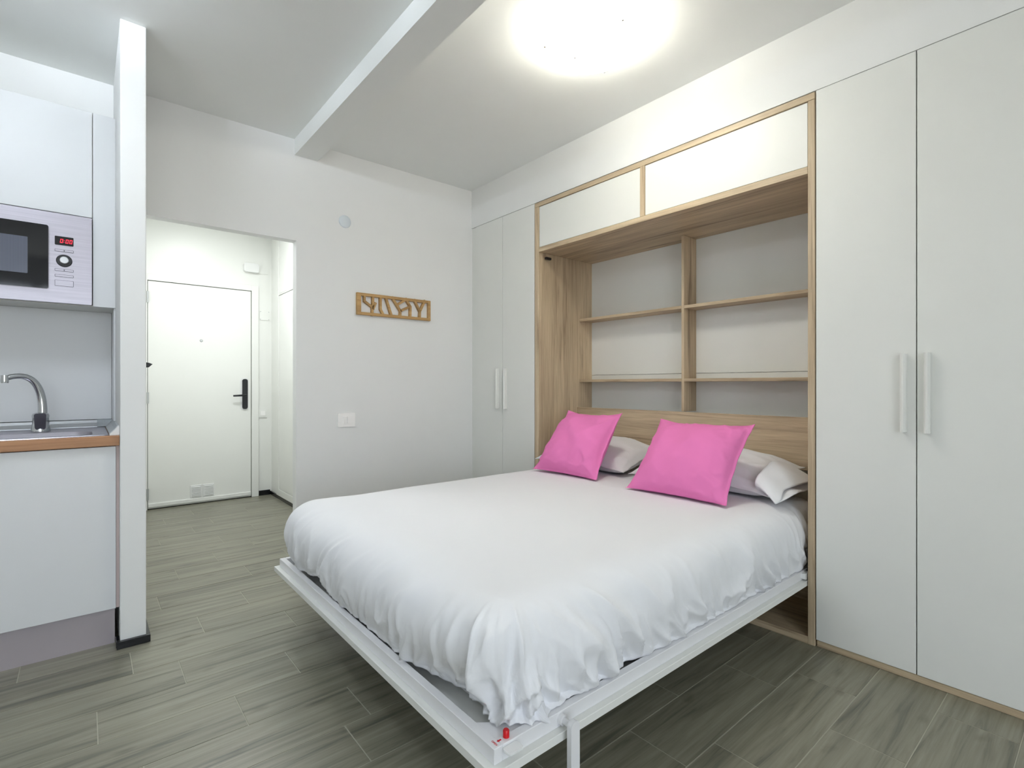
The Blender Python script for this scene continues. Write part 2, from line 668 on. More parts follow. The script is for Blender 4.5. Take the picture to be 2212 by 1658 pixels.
# hall fittings
t = thing('emergency_light', 'small white emergency light box high above the entrance door', 'emergency light', (1.30, YD, 2.235))
obj('housing', prism(rrect(1.208, 1.345, 2.236, 2.322, .018), XZ, YD - .045, YD), M['white_plastic'], t, smooth=True)
obj('mounting_plate', prism(rrect(1.345, 1.44, 2.236, 2.315, .008), XZ, YD - .008, YD), M['hall_white'], t, smooth=True)
t = thing('junction_cover', 'square white junction cover with four screws beside the entrance door', 'junction cover', (1.405, YD, 1.77))
obj('cover_plate', prism(rrect(1.357, 1.452, 1.77, 1.865, .006), XZ, YD - .007, YD), M['hall_white'], t, smooth=True)
for x in (1.366, 1.443):
    for z in (1.779, 1.856):
        obj('screw', lathe((x, YD - .007, z), (0, -1, 0), [(0, .002), (.003, .002), (.004, 0)], 10), M['alu'], t)
t = thing('hall_light_switch', 'single white light switch beside the entrance door', 'light switch', (1.38, YD, .785))
obj('switch_plate', prism(rrect(1.347, 1.425, 0.787, 0.869, .006), XZ, YD - .009, YD), M['hall_white'], t, smooth=True)
obj('rocker', prism(rrect(1.364, 1.408, 0.805, 0.851, .004), XZ, YD - .014, YD - .009), M['plate'], t, smooth=True)

t = thing('hall_cupboard', 'white built-in hall cupboard beside the entrance door', 'cupboard', (HX1, 4.8, .037))
cf = HX1 - .018
obj('cupboard_frame', join(box(cf, HX1, 5.285, 5.36, .037, 2.62, .002, 1), box(cf, HX1, 4.3, 5.285, .037, .10, .002, 1),
                           box(cf, HX1, 4.3, 4.36, .10, 2.62, .002, 1), box(cf, HX1, 4.36, 5.285, 1.985, 2.0, .002, 1)),
    M['hall_white'], t)
obj('cupboard_door', box(cf + .004, HX1, 4.362, 5.281, .103, 1.982, .002, 1), M['hall_white'], t)
obj('upper_door', box(cf + .004, HX1, 4.362, 5.281, 2.003, 2.617, .002, 1), M['hall_white'], t)

t = thing('wall_hook', 'black pointed wall hook peeking past the white partition into the hall', 'hook', (HX0, 3.62, 1.19))
obj('hook_plate', prism(rrect(3.598, 3.642, 1.19, 1.262, .012), YZ, HX0, HX0 + .008), M['black'], t, smooth=True)
obj('hook_prong', prism([(HX0 + .006, 1.214), (HX0 + .05, 1.219), (HX0 + .068, 1.238), (HX0 + .05, 1.245), (HX0 + .006, 1.254)],
                        XZ, 3.608, 3.632), M['black'], t)

# ------------------------------------------------------------------ back wall fittings
t = thing('light_switch', 'white two-rocker light switch on the wall beside the bed', 'light switch', (1.3625, YB, .834))
obj('switch_plate', prism(rrect(1.303, 1.422, 0.834, 0.926, .006), XZ, YB - .009, YB), M['plate'], t, smooth=True)
for x0, x1 in ((1.338, 1.3645), (1.3665, 1.393)):
    obj('rocker', prism(rrect(x0, x1, 0.856, 0.904, .002), XZ, YB - .014, YB - .009), M['plate'], t, smooth=True)
tag(obj('blank_cover', lathe((1.354, YB, 2.221), (0, -1, 0), [(0, .008), (.036, .008), (.041, .005), (.043, 0)], 40), M['disc'], smooth=True),
    'round pale blue-white blank cover high on the wall', 'wall cover')

# carved coat rack : points measured on its front face
FW = 1106.0


def ray_plane_y(u, v, y):
    a = math.radians(YAW)
    dx = math.sin(a) * FW + math.cos(a) * (u - 1106)
    dy = math.cos(a) * FW - math.sin(a) * (u - 1106)
    t_ = y / dy
    return (dx * t_, 1.12 + (830 - v) * t_)


RY = YB - .022
rk = lambda x, y: ray_plane_y(720 + x / 8.508, 580 + y / 8.508, RY)
rx0, rz1 = rk(437, 430)
rx1 = rk(1790, 575)[0]
rz0 = rk(1795, 962)[1]
t = thing('coat_rack', 'wooden wall coat rack carved with branch-shaped bars', 'coat rack', ((rx0 + rx1) / 2, YB, rz0))
fw = .020
for g in (box(rx0, rx0 + .03, RY, YB, rz0, rz1, .0015, 1), box(rx1 - .022, rx1, RY, YB, rz0, rz1, .0015, 1),
          box(rx0 + .03, rx1 - .022, RY, YB, rz1 - fw, rz1, .0015, 1), box(rx0 + .03, rx1 - .022, RY, YB, rz0, rz0 + fw, .0015, 1)):
    obj('frame_bar', g, M['rack'], t)


def strut(path, w=.0165):
    pts = [Vector(rk(*p)) for p in path]
    L, R = [], []
    for i, p in enumerate(pts):
        a = pts[max(i - 1, 0)]
        b_ = pts[min(i + 1, len(pts) - 1)]
        d = (b_ - a).normalized()
        n = Vector((-d.y, d.x)) * w / 2
        L.append((p + n)[:])
        R.append((p - n)[:])
    g = None
    for i in range(len(pts) - 1):
        q = prism([L[i], L[i + 1], R[i + 1], R[i]], XZ, RY + .0006, YB)
        g = q if g is None else join(g, q)
    bm = bmesh.new()
    vv = [bm.verts.new(p) for p in g[0]]
    for f in g[1]:
        bm.faces.new([vv[i] for i in f])
    bmesh.ops.remove_doubles(bm, verts=list(bm.verts), dist=1e-5)
    bm.verts.index_update()
    geo = ([tuple(p.co) for p in bm.verts], [tuple(p.index for p in q.verts) for q in bm.faces])
    bm.free()
    obj('strut', geo, M['rack'], t)


for path in ([(578, 470), (580, 595), (720, 705), (726, 870)], [(735, 480), (733, 700)], [(785, 622), (735, 745)],
             [(872, 490), (874, 745), (940, 875)], [(962, 500), (1082, 885)], [(1078, 515), (1238, 775), (1236, 900)],
             [(1185, 660), (1335, 570)], [(1238, 775), (1412, 698)], [(1330, 540), (1424, 700), (1420, 920)],
             [(1488, 560), (1598, 790), (1592, 930)], [(1694, 580), (1602, 775)]):
    strut(path)

# ------------------------------------------------------------------ ceiling lamp
def ceiling_lamp(label, lx, ly, mat, bulb_mat, fin=None):
    t = thing('ceiling_lamp', label, 'ceiling lamp', (lx, ly, ZC - .125))
    obj('lamp_base', lathe((lx, ly, ZC), (0, 0, -1), [(0, 0.0), (.07, 0.0), (.07, .03), (.055, .045), (0, .045)], 40), M['white_metal'], t, smooth=True)
    # glowing glass dish; white liner added above it to cut its upward glow
    obj('glow_stop_liner', lathe((lx, ly, ZC), (0, 0, -1), [(.0, .116), (.08, .111), (.14, .098), (.185, .0785), (.194, .0775)], 56), M['liner'], t, smooth=True)
    prof = [(.194, .078), (.197, .082), (.185, .093), (.155, .109), (.11, .121), (.06, .127), (0, .129)]
    obj('lamp_shade', lathe((lx, ly, ZC), (0, 0, -1), prof, 56), mat, t, smooth=True)
    for ang in (50, 140, 230, 320):
        a = math.radians(ang)
        x, y = lx + .095 * math.cos(a), ly + .095 * math.sin(a)
        obj('bulb', lathe((x, y, ZC - .062), (0, 0, 1), [(0, -.026), (.018, -.020), (.026, 0), (.018, .020), (0, .026)], 14), bulb_mat, t, smooth=True)
    for ang in (22, 142, 262):
        a = math.radians(ang)
        x, y = lx + .199 * math.cos(a), ly + .199 * math.sin(a)
        obj('clip', tube([(x, y, ZC - .070), (x, y, ZC - .088)], .0045, 10), M['chrome'], t, smooth=True)
    if fin:
        obj('finial', tube([(fin[0], fin[1], ZC - .11), (fin[0], fin[1], ZC - fin[2])], .005, 10), M['chrome'], t, smooth=True)


ceiling_lamp('glowing round white glass lamp on the ceiling above the bed', 1.70, 1.50, M['lamp_glass'], M['bulb'], (1.645, 1.54, .134))
ceiling_lamp('added unseen cool fill lamp on the ceiling on the kitchen side of the beam', -.35, 2.10, M['fill_glass_cool'], M['fill_bulb_cool'])  # out of view, added to lift the kitchen and ceiling brightness
ceiling_lamp('added unseen fill lamp on the ceiling near the window', .95, -1.3, M['fill_glass_rear'], M['fill_bulb_rear'])  # added fill source behind the camera, never in view

# ------------------------------------------------------------------ wardrobes on the long wall
def handle(parent, y, z0, z1):
    g = prism([(y - .009, 0), (y + .009, 0), (y + .009, -.022), (y + .003, -.028), (y - .003, -.028), (y - .009, -.022)],
              lambda u, v, a: (XR - .003 + v, u, a), z0, z1)
    obj('door_handle', g, M['laminate'], parent)


def wardrobe(name, label, doors, handles, y0, y1, filler=None):
    t_ = thing(name, label, 'wardrobe', (XR + .2, (y0 + y1) / 2, 0))
    obj('carcass', box(XR + .02, 2.99, y0 + .003, y1 - .003, 0.03, 2.375), M['gap'], t_)
    obj('plinth', box(XR + .004, 2.99, y0 + .003, y1 - .003, 0, 0.0265, .002, 1), M['oak_y'], t_)
    for (a, b_), hy in zip(doors, handles):
        d = obj('wardrobe_door', box(XR - .002, XR + .017, a + .0018, b_ - .0018, .030, 2.3745, .0012, 1), M['laminate'], t_)
        if hy is not None:
            handle(d, hy, .94, 1.238)
    if filler:
        obj('filler_strip', box(XR + .006, XR + .02, filler[0] + .001, filler[1], .03, 2.375), M['laminate'], t_)
    return t_


wardrobe('wardrobe', 'white wardrobe with paired bar handles on the window side of the wall bed',
         [(.502, .848), (.154, .502), (-.194, .154), (-.542, -.194)], [.539, .467, -.157, -.231], -.542, .848,
         filler=(-.62, -.543))
wardrobe('wardrobe', 'white wardrobe in the corner between the coat rack wall and the wall bed',
         [(2.983, 3.325), (2.630, 2.983)], [3.033, 2.940], 2.630, 3.385, filler=(3.326, 3.384))

# ------------------------------------------------------------------ wall bed cabinet
cab = thing('wall_bed_cabinet', 'oak-framed wall bed cabinet with open shelves around the headboard', 'cabinet', (2.67, 1.73, 0))
XB = 2.946
obj('side_panel', box(XR - .004, 2.99, 2.585, 2.625, 0, 2.342, .0015, 1), M['oak_z'], cab)
obj('side_panel', box(XR - .004, 2.99, .8505, .878, 0, 2.342, .0015, 1), M['oak_z'], cab)
obj('top_panel', box(XR - .004, 2.99, .8505, 2.625, 2.343, 2.372, .0015, 1), M['oak_y'], cab)
obj('soffit_panel', box(XR - .004, 2.99, .8785, 2.5845, 2.030, 2.061, .0015, 1), M['oak_y'], cab)
obj('divider', box(XR - .004, 2.99, 1.719, 1.749, 2.0615, 2.3425, .0015, 1), M['oak_z'], cab)
obj('flap_door', box(XR + .001, XR + .02, 1.7515, 2.5825, 2.064, 2.340, .001, 1), M['laminate'], cab)
obj('flap_door', box(XR + .001, XR + .02, .8805, 1.7165, 2.064, 2.340, .001, 1), M['laminate'], cab)
obj('locker_back', box(XR + .03, XR + .04, .879, 2.584, 2.062, 2.342), M['gap'], cab)
obj('back_panel', box(XB, XB + .012, .8785, 2.5845, 1.191, 2.0295), M['laminate'], cab)
obj('back_panel', box(XB, XB + .012, .8785, 2.5845, .30, 1.1885), M['laminate'], cab)
XS = 2.807
obj('upright', box(XS, XB, 1.7235, 1.7415, .955, 2.0295, .001, 1), M['oak_z'], cab)
for z in (1.584, 1.138):
    obj('shelf', box(XS, XB, 1.742, 2.5845, z, z + .0185, .001, 1), M['oak_y'], cab)
    obj('shelf', box(XS, XB, .8785, 1.723, z, z + .0185, .001, 1), M['oak_y'], cab)
obj('headboard', box(2.782, 2.801, .8785, 2.5845, .688, .954, .001, 1), M['oak_y'], cab)
obj('bottom_panel', box(XR - .004, 2.80, .8785, 2.5845, 0, .032, .0015, 1), M['oak_y'], cab)
obj('lower_back_panel', box(2.80, 2.818, .8785, 2.5845, 0, .30, .001, 1), M['oak_y'], cab)
obj('cable_grommet', lathe((2.80, 1.115, .674), (-1, 0, 0), [(0, .014), (.016, .014), (.021, .010), (.022, 0)], 24), M['black'], cab, smooth=True)
for x in (2.455,):
    obj('latch', join(box(x, x + .05, 2.567, 2.585, 1.988, 2.004, .002, 1)), M['black'], cab)
obj('latch', box(2.70, 2.75, .878, .896, 2.0, 2.024, .002, 1), M['black'], cab)

# ------------------------------------------------------------------ fold-down bed
BX0, BX1, BY0, BY1, BZ0, BZ1 = .682, 2.70, .8815, 2.552, .248, .270
bed = thing('fold_down_bed', 'white fold-down wall bed frame lowered from the oak cabinet', 'bed', (1.6, 1.717, 0))
obj('bed_panel', box(BX0, BX1, BY0, BY1, BZ0, BZ1, .0012, 1), M['laminate'], bed)
FI, FWD, FZ = .019, .024, .307
obj('frame_rail', box(BX0 + FI, BX0 + FI + FWD, BY0 + FI, BY1 - FI, BZ1, FZ, .0015, 1), M['white_metal'], bed)
obj('frame_rail', box(BX0 + FI + FWD, BX1 - .02, BY0 + FI, BY0 + FI + FWD, BZ1, FZ, .0015, 1), M['white_metal'], bed)
obj('frame_rail', box(BX0 + FI + FWD, BX1 - .02, BY1 - FI - FWD, BY1 - FI, BZ1, FZ, .0015, 1), M['white_metal'], bed)
obj('frame_rail', box(BX1 - .044, BX1 - .02, BY0 + FI + FWD, BY1 - FI - FWD, BZ1, FZ, .0015, 1), M['white_metal'], bed)
for k in range(11):
    x = BX0 + .12 + k * .165
    obj('bed_slat', box(x, x + .065, BY0 + FI + FWD, BY1 - FI - FWD, .278, .290, .001, 1), M['white_metal'], bed)
# corner gusset with the red release button
cx, cy_ = BX0 + FI + FWD, BY0 + FI + FWD
obj('corner_plate', prism([(cx, cy_), (cx + .085, cy_), (cx + .085, cy_ + .02), (cx, cy_ + .085)], XY, .290, .302), M['white_metal'], bed)
obj('release_button', lathe((.748, .9165, FZ - .001), (0, 0, 1), [(.0075, 0), (.0075, .016), (.006, .018), (0, .018)], 20), M['red'], bed, smooth=True)
obj('latch_tab', prism(rrect(.722, .765, .872, .8995, .006), XY, .296, .301), M['white_plastic'], bed, smooth=True)
obj('arrow', prism([(.733, .9165 + .002), (.7255, .9165 + .002), (.7255, .9165 + .0045), (.721, .9165), (.7255, .9165 - .0045), (.7255, .9165 - .002), (.733, .9165 - .002)],
                   XY, FZ, FZ + .0004), M['red'], bed)


def text_mesh(s, size, mat, parent, mtx, name):
    cu = bpy.data.curves.new(name, 'FONT')
    cu.body = s
    cu.size = size
    cu.align_x = 'CENTER'
    cu.align_y = 'CENTER'
    cu.extrude = .0002
    tmp = bpy.data.objects.new('tmp_text', cu)
    COL.objects.link(tmp)
    dg = bpy.context.evaluated_depsgraph_get()
    me = bpy.data.meshes.new_from_object(tmp.evaluated_get(dg))
    bpy.data.objects.remove(tmp)
    me.transform(mtx)
    V = [tuple(v.co) for v in me.vertices]
    F = [tuple(p.vertices) for p in me.polygons]
    o = obj(name, (V, F), mat, parent)
    return o


text_mesh('OPEN', .0075, M['red'], bed, Matrix.Translation((.7135, .9165, FZ + .0003)) @ Matrix.Rotation(math.radians(-90), 4, 'Z'), 'lettering')


def leg(ya, yb, pin0, pin1):
    poly = [(.895, 0), (.925, 0)] + [(.910 + .015 * math.cos(math.radians(a)), .292 + .015 * math.sin(math.radians(a))) for a in range(0, 181, 20)]
    lg = obj('leg', prism(poly, XZ, ya, yb), M['white_metal'], bed, smooth=True)
    obj('leg_pivot', join(tube([(.910, pin0, .290), (.910, pin1, .290)], .008, 14),
                          tube([(.910, pin0, .290), (.910, pin0 + (pin1 - pin0) * .35, .290)], .013, 18)), M['white_metal'], lg, smooth=True)


leg(.850, .864, BY0 + FI, .864)
leg(2.570, 2.584, BY1 - FI, 2.570)
obj('hinge_bracket', join(prism(rrect(2.385, 2.44, .277, .302, .006), XZ, .883, .9005)), M['white_plastic'], bed, smooth=True)

# ------------------------------------------------------------------ numpy noise for cloth
rng = np.random.RandomState(5)
PERM = rng.permutation(512)
PERM = np.concatenate([PERM, PERM])
GR = rng.uniform(0, 2 * np.pi, 512)


def pnoise(x, y):
    xi, yi = np.floor(x).astype(int), np.floor(y).astype(int)
    xf, yf = x - xi, y - yi

    def g(ix, iy, dx, dy):
        h = GR[PERM[(PERM[ix & 511] + iy) & 511] & 511]
        return np.cos(h) * dx + np.sin(h) * dy
    u = xf ** 3 * (xf * (xf * 6 - 15) + 10)
    v = yf ** 3 * (yf * (yf * 6 - 15) + 10)
    a = g(xi, yi, xf, yf) * (1 - u) + g(xi + 1, yi, xf - 1, yf) * u
    b = g(xi, yi + 1, xf, yf - 1) * (1 - u) + g(xi + 1, yi + 1, xf - 1, yf - 1) * u
    return (a * (1 - v) + b * v) * 1.5


def ridge(x, y):
    return 1 - np.minimum(1, np.abs(pnoise(x, y)) * 2.2)


def smooth(a, b, x):
    t_ = np.clip((x - a) / (b - a), 0, 1)
    return t_ * t_ * (3 - 2 * t_)


def grid_faces(nu, nv, wrap=False):
    F = []
    nu2 = nu if wrap else nu - 1
    for i in range(nv - 1):
        for k in range(nu2):
            k2 = (k + 1) % nu
            F.append((i * nu + k, i * nu + k2, (i + 1) * nu + k2, (i + 1) * nu + k))
    return F


# ------------------------------------------------------------------ duvet
def duvet():
    X0, X1, Y0, Y1 = .690, 2.66, .888, 2.535
    rc = .15
    # outline, starting in the middle of the head end, counter-clockwise seen from above
    segs = []

    def line(a, b):
        n = max(2, int(math.dist(a, b) / .0075))
        for i in range(n):
            f = i / n
            segs.append((a[0] + (b[0] - a[0]) * f, a[1] + (b[1] - a[1]) * f))

    def arc(c, a0, a1):
        n = 34
        for i in range(n):
            th = math.radians(a0 + (a1 - a0) * i / n)
            segs.append((c[0] + rc * math.cos(th), c[1] + rc * math.sin(th)))
    ym = (Y0 + Y1) / 2
    line((X1, ym), (X1, Y1 - rc)); arc((X1 - rc, Y1 - rc), 0, 90)
    line((X1 - rc, Y1), (X0 + rc, Y1)); arc((X0 + rc, Y1 - rc), 90, 180)
    line((X0, Y1 - rc), (X0, Y0 + rc)); arc((X0 + rc, Y0 + rc), 180, 270)
    line((X0 + rc, Y0), (X1 - rc, Y0)); arc((X1 - rc, Y0 + rc), 270, 360)
    line((X1, Y0 + rc), (X1, ym))
    P = np.array(segs)
    n = len(P)
    T = np.roll(P, -1, 0) - np.roll(P, 1, 0)
    T /= np.linalg.norm(T, axis=1)[:, None]
    N = np.stack([T[:, 1], -T[:, 0]], 1)
    s = np.concatenate([[0], np.cumsum(np.linalg.norm(np.diff(P, axis=0), axis=1))])
    # where are we: weights
    foot = smooth(.95, .72, P[:, 0])
    near = smooth(1.15, .92, P[:, 1]) * (1 - 0 * foot)
    corner = np.exp(-((P[:, 0] - .73) ** 2 + (P[:, 1] - .93) ** 2) / (2 * .13 ** 2))
    head = smooth(2.30, 2.44, P[:, 0])
    A = .195 - .04 * near * (1 - foot)
    dc = np.min([np.maximum(np.abs(P[:, 0] - qx) , np.abs(P[:, 1] - qy)) for qx in (X0, X1) for qy in (Y0, Y1)], axis=0)
    A = np.minimum(A, .145 + (A - .145) * smooth(rc, rc + .22, dc))
    A = A + (.05 - A) * smooth(2.44, 2.62, P[:, 0])
    # inner target: medial line
    mx = np.clip(P[:, 0], X0 + .62, X1 - .62)
    my = np.full(n, ym)
    ZT, ZM, ZB = .588, .43, .3085
    rows = []
    NP = 46
    NI = 44
    for i in range(NI):
        q = i / NI
        q = q ** .8
        inx = P[:, 0] - N[:, 0] * A
        iny = P[:, 1] - N[:, 1] * A
        x = mx + (inx - mx) * q
        y = my + (iny - my) * q
        z = np.full(n, ZT - .004)
        rows.append((x, y, z, np.zeros(n), np.zeros(n), np.ones(n), np.full(n, -1.0)))
    ex = 2.3
    for i in range(NP):
        ph = (math.pi / 2) * i / (NP - 1)
        d = A * (1 - math.sin(ph) ** (2 / ex))
        z = ZM + (ZT - .004 - ZM) * math.cos(ph) ** (2 / ex)
        nx, nz = math.sin(ph), math.cos(ph)
        rows.append((P[:, 0] - N[:, 0] * d, P[:, 1] - N[:, 1] * d, np.full(n, z), N[:, 0] * nx, N[:, 1] * nx, np.full(n, nz), np.full(n, i / (NP - 1) * .6)))
    NL = 26
    for i in range(1, NL + 1):
        f = i / NL
        d = (.034 - .012 * near - .020 * corner) * f ** 2.2
        z = ZM + (ZB - ZM) * f
        rows.append((P[:, 0] - N[:, 0] * d, P[:, 1] - N[:, 1] * d, np.full(n, z), N[:, 0], N[:, 1], np.zeros(n), np.full(n, .6 + .4 * f)))
    # hem turned under
    d = .034 + .02
    rows.append((P[:, 0] - N[:, 0] * (d + .01), P[:, 1] - N[:, 1] * (d + .01), np.full(n, ZB - .0005), N[:, 0], N[:, 1], np.zeros(n), np.full(n, 1.0)))
    Xs, Ys, Zs, NX, NY, NZ, V = [np.array([r[k] for r in rows]) for k in range(7)]
    S = np.broadcast_to(s, Xs.shape)
    # folds on the hanging sides
    v = np.clip(V, 0, 1)
    side = smooth(.10, .55, v)
    low = smooth(.35, 1.0, v)
    slant = np.where(foot > .5, -.30, .34)
    slant = np.broadcast_to(slant, Xs.shape)
    S2 = S + slant * (1 - v) * .55 + .03 * pnoise(S * 3, v * 2.5)
    amp = .35 + .65 * smooth(-.25, .45, pnoise(S * 1.9 + 3.1, v * .8 + 4))
    f1 = ridge(S2 * 5.2, v * .9 + 2.0) ** 2
    f2 = ridge(S2 * 12.0 + 7, v * 1.3 + 5.0) ** 2
    f3 = ridge(S2 * 27.0 + 1, v * 2.0 + 9.0) ** 2
    fold = amp * (.030 * (f1 - .45) + .023 * (f2 - .45) * (.35 + low) + .009 * (f3 - .45) * (.2 + low))
    fold *= side
    # gathers at the hem and the bundled corner
    cw = np.broadcast_to(corner, Xs.shape)
    hw = np.broadcast_to(head * near, Xs.shape)
    fold += low * .006 * np.sin(S2 * 2 * math.pi * 15 + 3 * pnoise(S * 4, v * 0 + 1)) * (.25 + amp * .5)
    fold += cw * side * (.024 * (ridge(S * 13 + .5 * (1 - v), v * .6 + 3) ** 1.5 - .4) + .012 * (ridge(S * 30, v * .7 + 8) - .5))
    fold += hw * side * (.026 * (ridge(S * 11 + 1.0 * v, v * .8 + 3) - .5) + .006 * (ridge(S * 26, v + 2) - .5))
    # broad, very soft undulation and a few thin creases on top
    top = 1 - side
    und = .0035 * pnoise(Xs * 2.1 + 3, Ys * 2.1 + 1) + .0012 * (ridge(Xs * 3.2 + 2.0 * Ys + .3 * pnoise(Xs * 3, Ys * 3), Ys * 1.2 - Xs) ** 12) * .6
    und = und + .014 * np.clip(1 - ((Xs - 1.62) / .93) ** 2, 0, 1) * np.clip(1 - ((Ys - ym) / .82) ** 2, 0, 1)
    disp = fold + und * top
    # keep folds away from the frame: only outward bulge above the rail
    disp = np.where(v > .97, disp * .5, disp)
    Xs = Xs + NX * disp
    Ys = Ys + NY * disp
    Zs = Zs + NZ * disp
    # the hem pulls in from the rail beside the bundled foot corner
    pull = np.broadcast_to(foot, Xs.shape) * np.exp(-((Ys - 1.08) / .17) ** 2) * smooth(.45, 1.0, v) ** 1.5
    Xs = Xs + .060 * pull
    pull2 = np.broadcast_to(near * (1 - foot), Xs.shape) * np.exp(-((Xs - 1.22) / .10) ** 2) * smooth(.5, 1.0, v) ** 1.5
    Ys = Ys + .022 * pull2
    # hem lifts a little here and there
    lift = .016 * np.clip(pnoise(S * 4.5 + 2, S * 0 + 7) + .05, 0, 1) * smooth(.72, 1.0, v) * (.4 + .6 * np.broadcast_to(foot, Xs.shape))
    gapx = .030 * np.exp(-((Ys - 2.10) / .05) ** 2) * smooth(.7, 1, v) * np.broadcast_to(foot, Xs.shape)
    Zs = Zs + lift + gapx
    Zs = np.where(v > .55, np.maximum(Zs, ZB - .0008), Zs)
    verts = np.stack([Xs.ravel(), Ys.ravel(), Zs.ravel()], 1)
    # close the centre: first ring collapses on the medial line -> drop duplicates through faces
    F = grid_faces(n, Xs.shape[0], wrap=True)
    return (verts.tolist(), F)


g = duvet()
tag(obj('duvet', g, M['fabric_white'], smooth=True, auto=False), 'rumpled plain white duvet spread over the whole wall bed', 'duvet')


# ------------------------------------------------------------------ pillows and cushions
def pillow_geo(w, h, t_, flange, seed, n=72, pinch=.06, wr=.006, power=.55):
    u = np.linspace(-1, 1, n)
    U, Vv = np.meshgrid(u, u)
    # bow the edges inwards a little
    ox = U * (1 - pinch * (1 - Vv ** 2) * np.abs(U) ** 3)
    oy = Vv * (1 - pinch * (1 - U ** 2) * np.abs(Vv) ** 3)
    fu, fv = 1 - flange * 2 / w, 1 - flange * 2 / h
    a = np.clip(1 - (np.abs(U) / fu) ** 2.4, 0, 1)
    b = np.clip(1 - (np.abs(Vv) / fv) ** 2.4, 0, 1)
    th = (a * b) ** power
    nz = pnoise(U * 1.6 + seed, Vv * 1.6 + seed * 2)
    rad = np.sqrt(U ** 2 + Vv ** 2)
    ang = np.arctan2(Vv, U)
    wrk = wr * (ridge(U * 2.2 + seed * 1.7 + .5 * nz, Vv * 2.2 - seed) ** 2 - .3) * (.06 + .94 * smooth(.55, 1.1, rad))
    wrk += wr * .6 * (ridge(np.cos(ang * 3.0 + seed) * 1.3 + seed, np.sin(ang * 3.0 + seed) * 1.3 + rad) ** 2 - .4) * smooth(.6, 1.05, rad) * th
    wrk += .35 * wr * pnoise(U * 3.1 + seed, Vv * 3.1 + 2 * seed)
    tf = t_ / 2 * th * (1 + .12 * nz) + wrk * th + .0022
    tb = t_ / 2 * th * (1 - .10 * nz) + .0022
    wav = .006 * pnoise(U * 3.5 + seed * 3, Vv * 3.5) * smooth(.75, 1.0, np.maximum(np.abs(U), np.abs(Vv)))
    X, Y = ox * w / 2, oy * h / 2
    front = np.stack([X.ravel(), Y.ravel(), (tf + wav).ravel()], 1)
    back = np.stack([X.ravel(), Y.ravel(), (-tb + wav).ravel()], 1)
    F = []
    m = n * n
    for i in range(n - 1):
        for k in range(n - 1):
            q = (i * n + k, i * n + k + 1, (i + 1) * n + k + 1, (i + 1) * n + k)
            F.append(q)
            F.append(tuple(m + z for z in reversed(q)))
    ring = [k for k in range(n)] + [i * n + n - 1 for i in range(1, n)] + [(n - 1) * n + k for k in range(n - 2, -1, -1)] + [i * n for i in range(n - 2, 0, -1)]
    for a_, b_ in zip(ring, ring[1:] + ring[:1]):
        F.append((b_, a_, m + a_, m + b_))
    return np.concatenate([front, back]), F


def place_pillow(name, label, cat, mat, w, h, t_, flange, seed, centre, yv, up, group=None, warp=None, zmin=None, **kw):
    """yv: direction of the pillow's width, up: direction of its height; front faces the camera side."""
    P, F = pillow_geo(w, h, t_, flange, seed, **kw)
    if warp is not None:
        P = warp(P)
    ex_ = Vector(yv).normalized()
    ey = Vector(up)
    ey = (ey - ex_ * ey.dot(ex_)).normalized()
    ez = ex_.cross(ey)
    R = np.array([ex_, ey, ez])
    W = P @ R + np.array(centre)
    if zmin is not None:
        W[:, 2] = np.maximum(W[:, 2], zmin + .004 * (W[:, 2] - zmin).clip(-1, 0))
    return tag(obj(name, (W.tolist(), F), mat, smooth=True, auto=False), label, cat, group)


def warp_c(dx):
    def f(P):
        Q = P.copy()
        v_ = P[:, 1] / .23
        u_ = P[:, 0] / .25
        # bottom spreads, top narrows, body sags back
        Q[:, 0] *= 1 - dx * v_
        Q[:, 2] -= .02 * (1 - u_ ** 2) * v_ ** 2
        return Q
    return f


# width direction -y so that the front (ez) looks towards -x and up
place_pillow('cushion', 'smaller-looking pink cushion on the coat rack side of the bed', 'cushion', M['fabric_pink'],
             .47, .46, .19, .013, 1.3, (2.255, 2.085, .772), (0, -1, 0), (.27, .02, .35), 'pink cushions on the bed', warp_c(.08), .604, pinch=.085, wr=.024)
place_pillow('cushion', 'pink cushion on the wardrobe side of the bed', 'cushion', M['fabric_pink'],
             .51, .46, .20, .013, 4.1, (2.238, 1.350, .762), (.02, -1, 0), (.29, 0, .33), 'pink cushions on the bed', warp_c(.02), .604, pinch=.085, wr=.024)


def warp_p(P):
    Q = P.copy()
    Q[:, 2] += .03 * (P[:, 0] / .4) ** 2 * -1
    return Q


place_pillow('pillow', 'white pillow tucked behind the pink cushion nearest the coat rack', 'pillow', M['fabric_white'],
             .74, .42, .17, .01, 7.7, (2.535, 2.185, .690), (0, -1, 0), (.97, 0, .22), 'white pillows on the bed', warp_p, .602, pinch=.07, wr=.015, power=.5)
place_pillow('pillow', 'white pillow with a loose open end beside the wardrobe side of the bed', 'pillow', M['fabric_white'],
             .77, .42, .17, .01, 9.2, (2.545, 1.405, .690), (0, -1, 0), (.97, 0, .22), 'white pillows on the bed', warp_p, .602, pinch=.07, wr=.016, power=.5)

# loose open end of the second pillowcase, drooping over its near end
def pillow_flap():
    nu, nv = 56, 22
    V = []
    for i in range(nv):
        q = i / (nv - 1)
        for k in range(nu):
            a = 2 * math.pi * k / nu
            c_, s_ = math.cos(a), math.sin(a)
            rx = .165 + .035 * q
            rz = .060 * (1 - .80 * q ** .8) + .005 * math.sin(5 * a + 2 * q)
            x = 2.50 + rx * c_ + .012 * q * math.sin(3 * a)
            y = 1.075 - .125 * q - .020 * q * math.cos(a + .6) + .008 * q * math.sin(4 * a)
            z = .688 + rz * s_ + .02 * c_ * (1 - q) - .040 * q * q
            if c_ < 0:
                z -= .045 * q * (c_ * c_)
            V.append((x, y, max(z, .604 - .012 * q)))
    return (V, grid_faces(nu, nv, wrap=True))


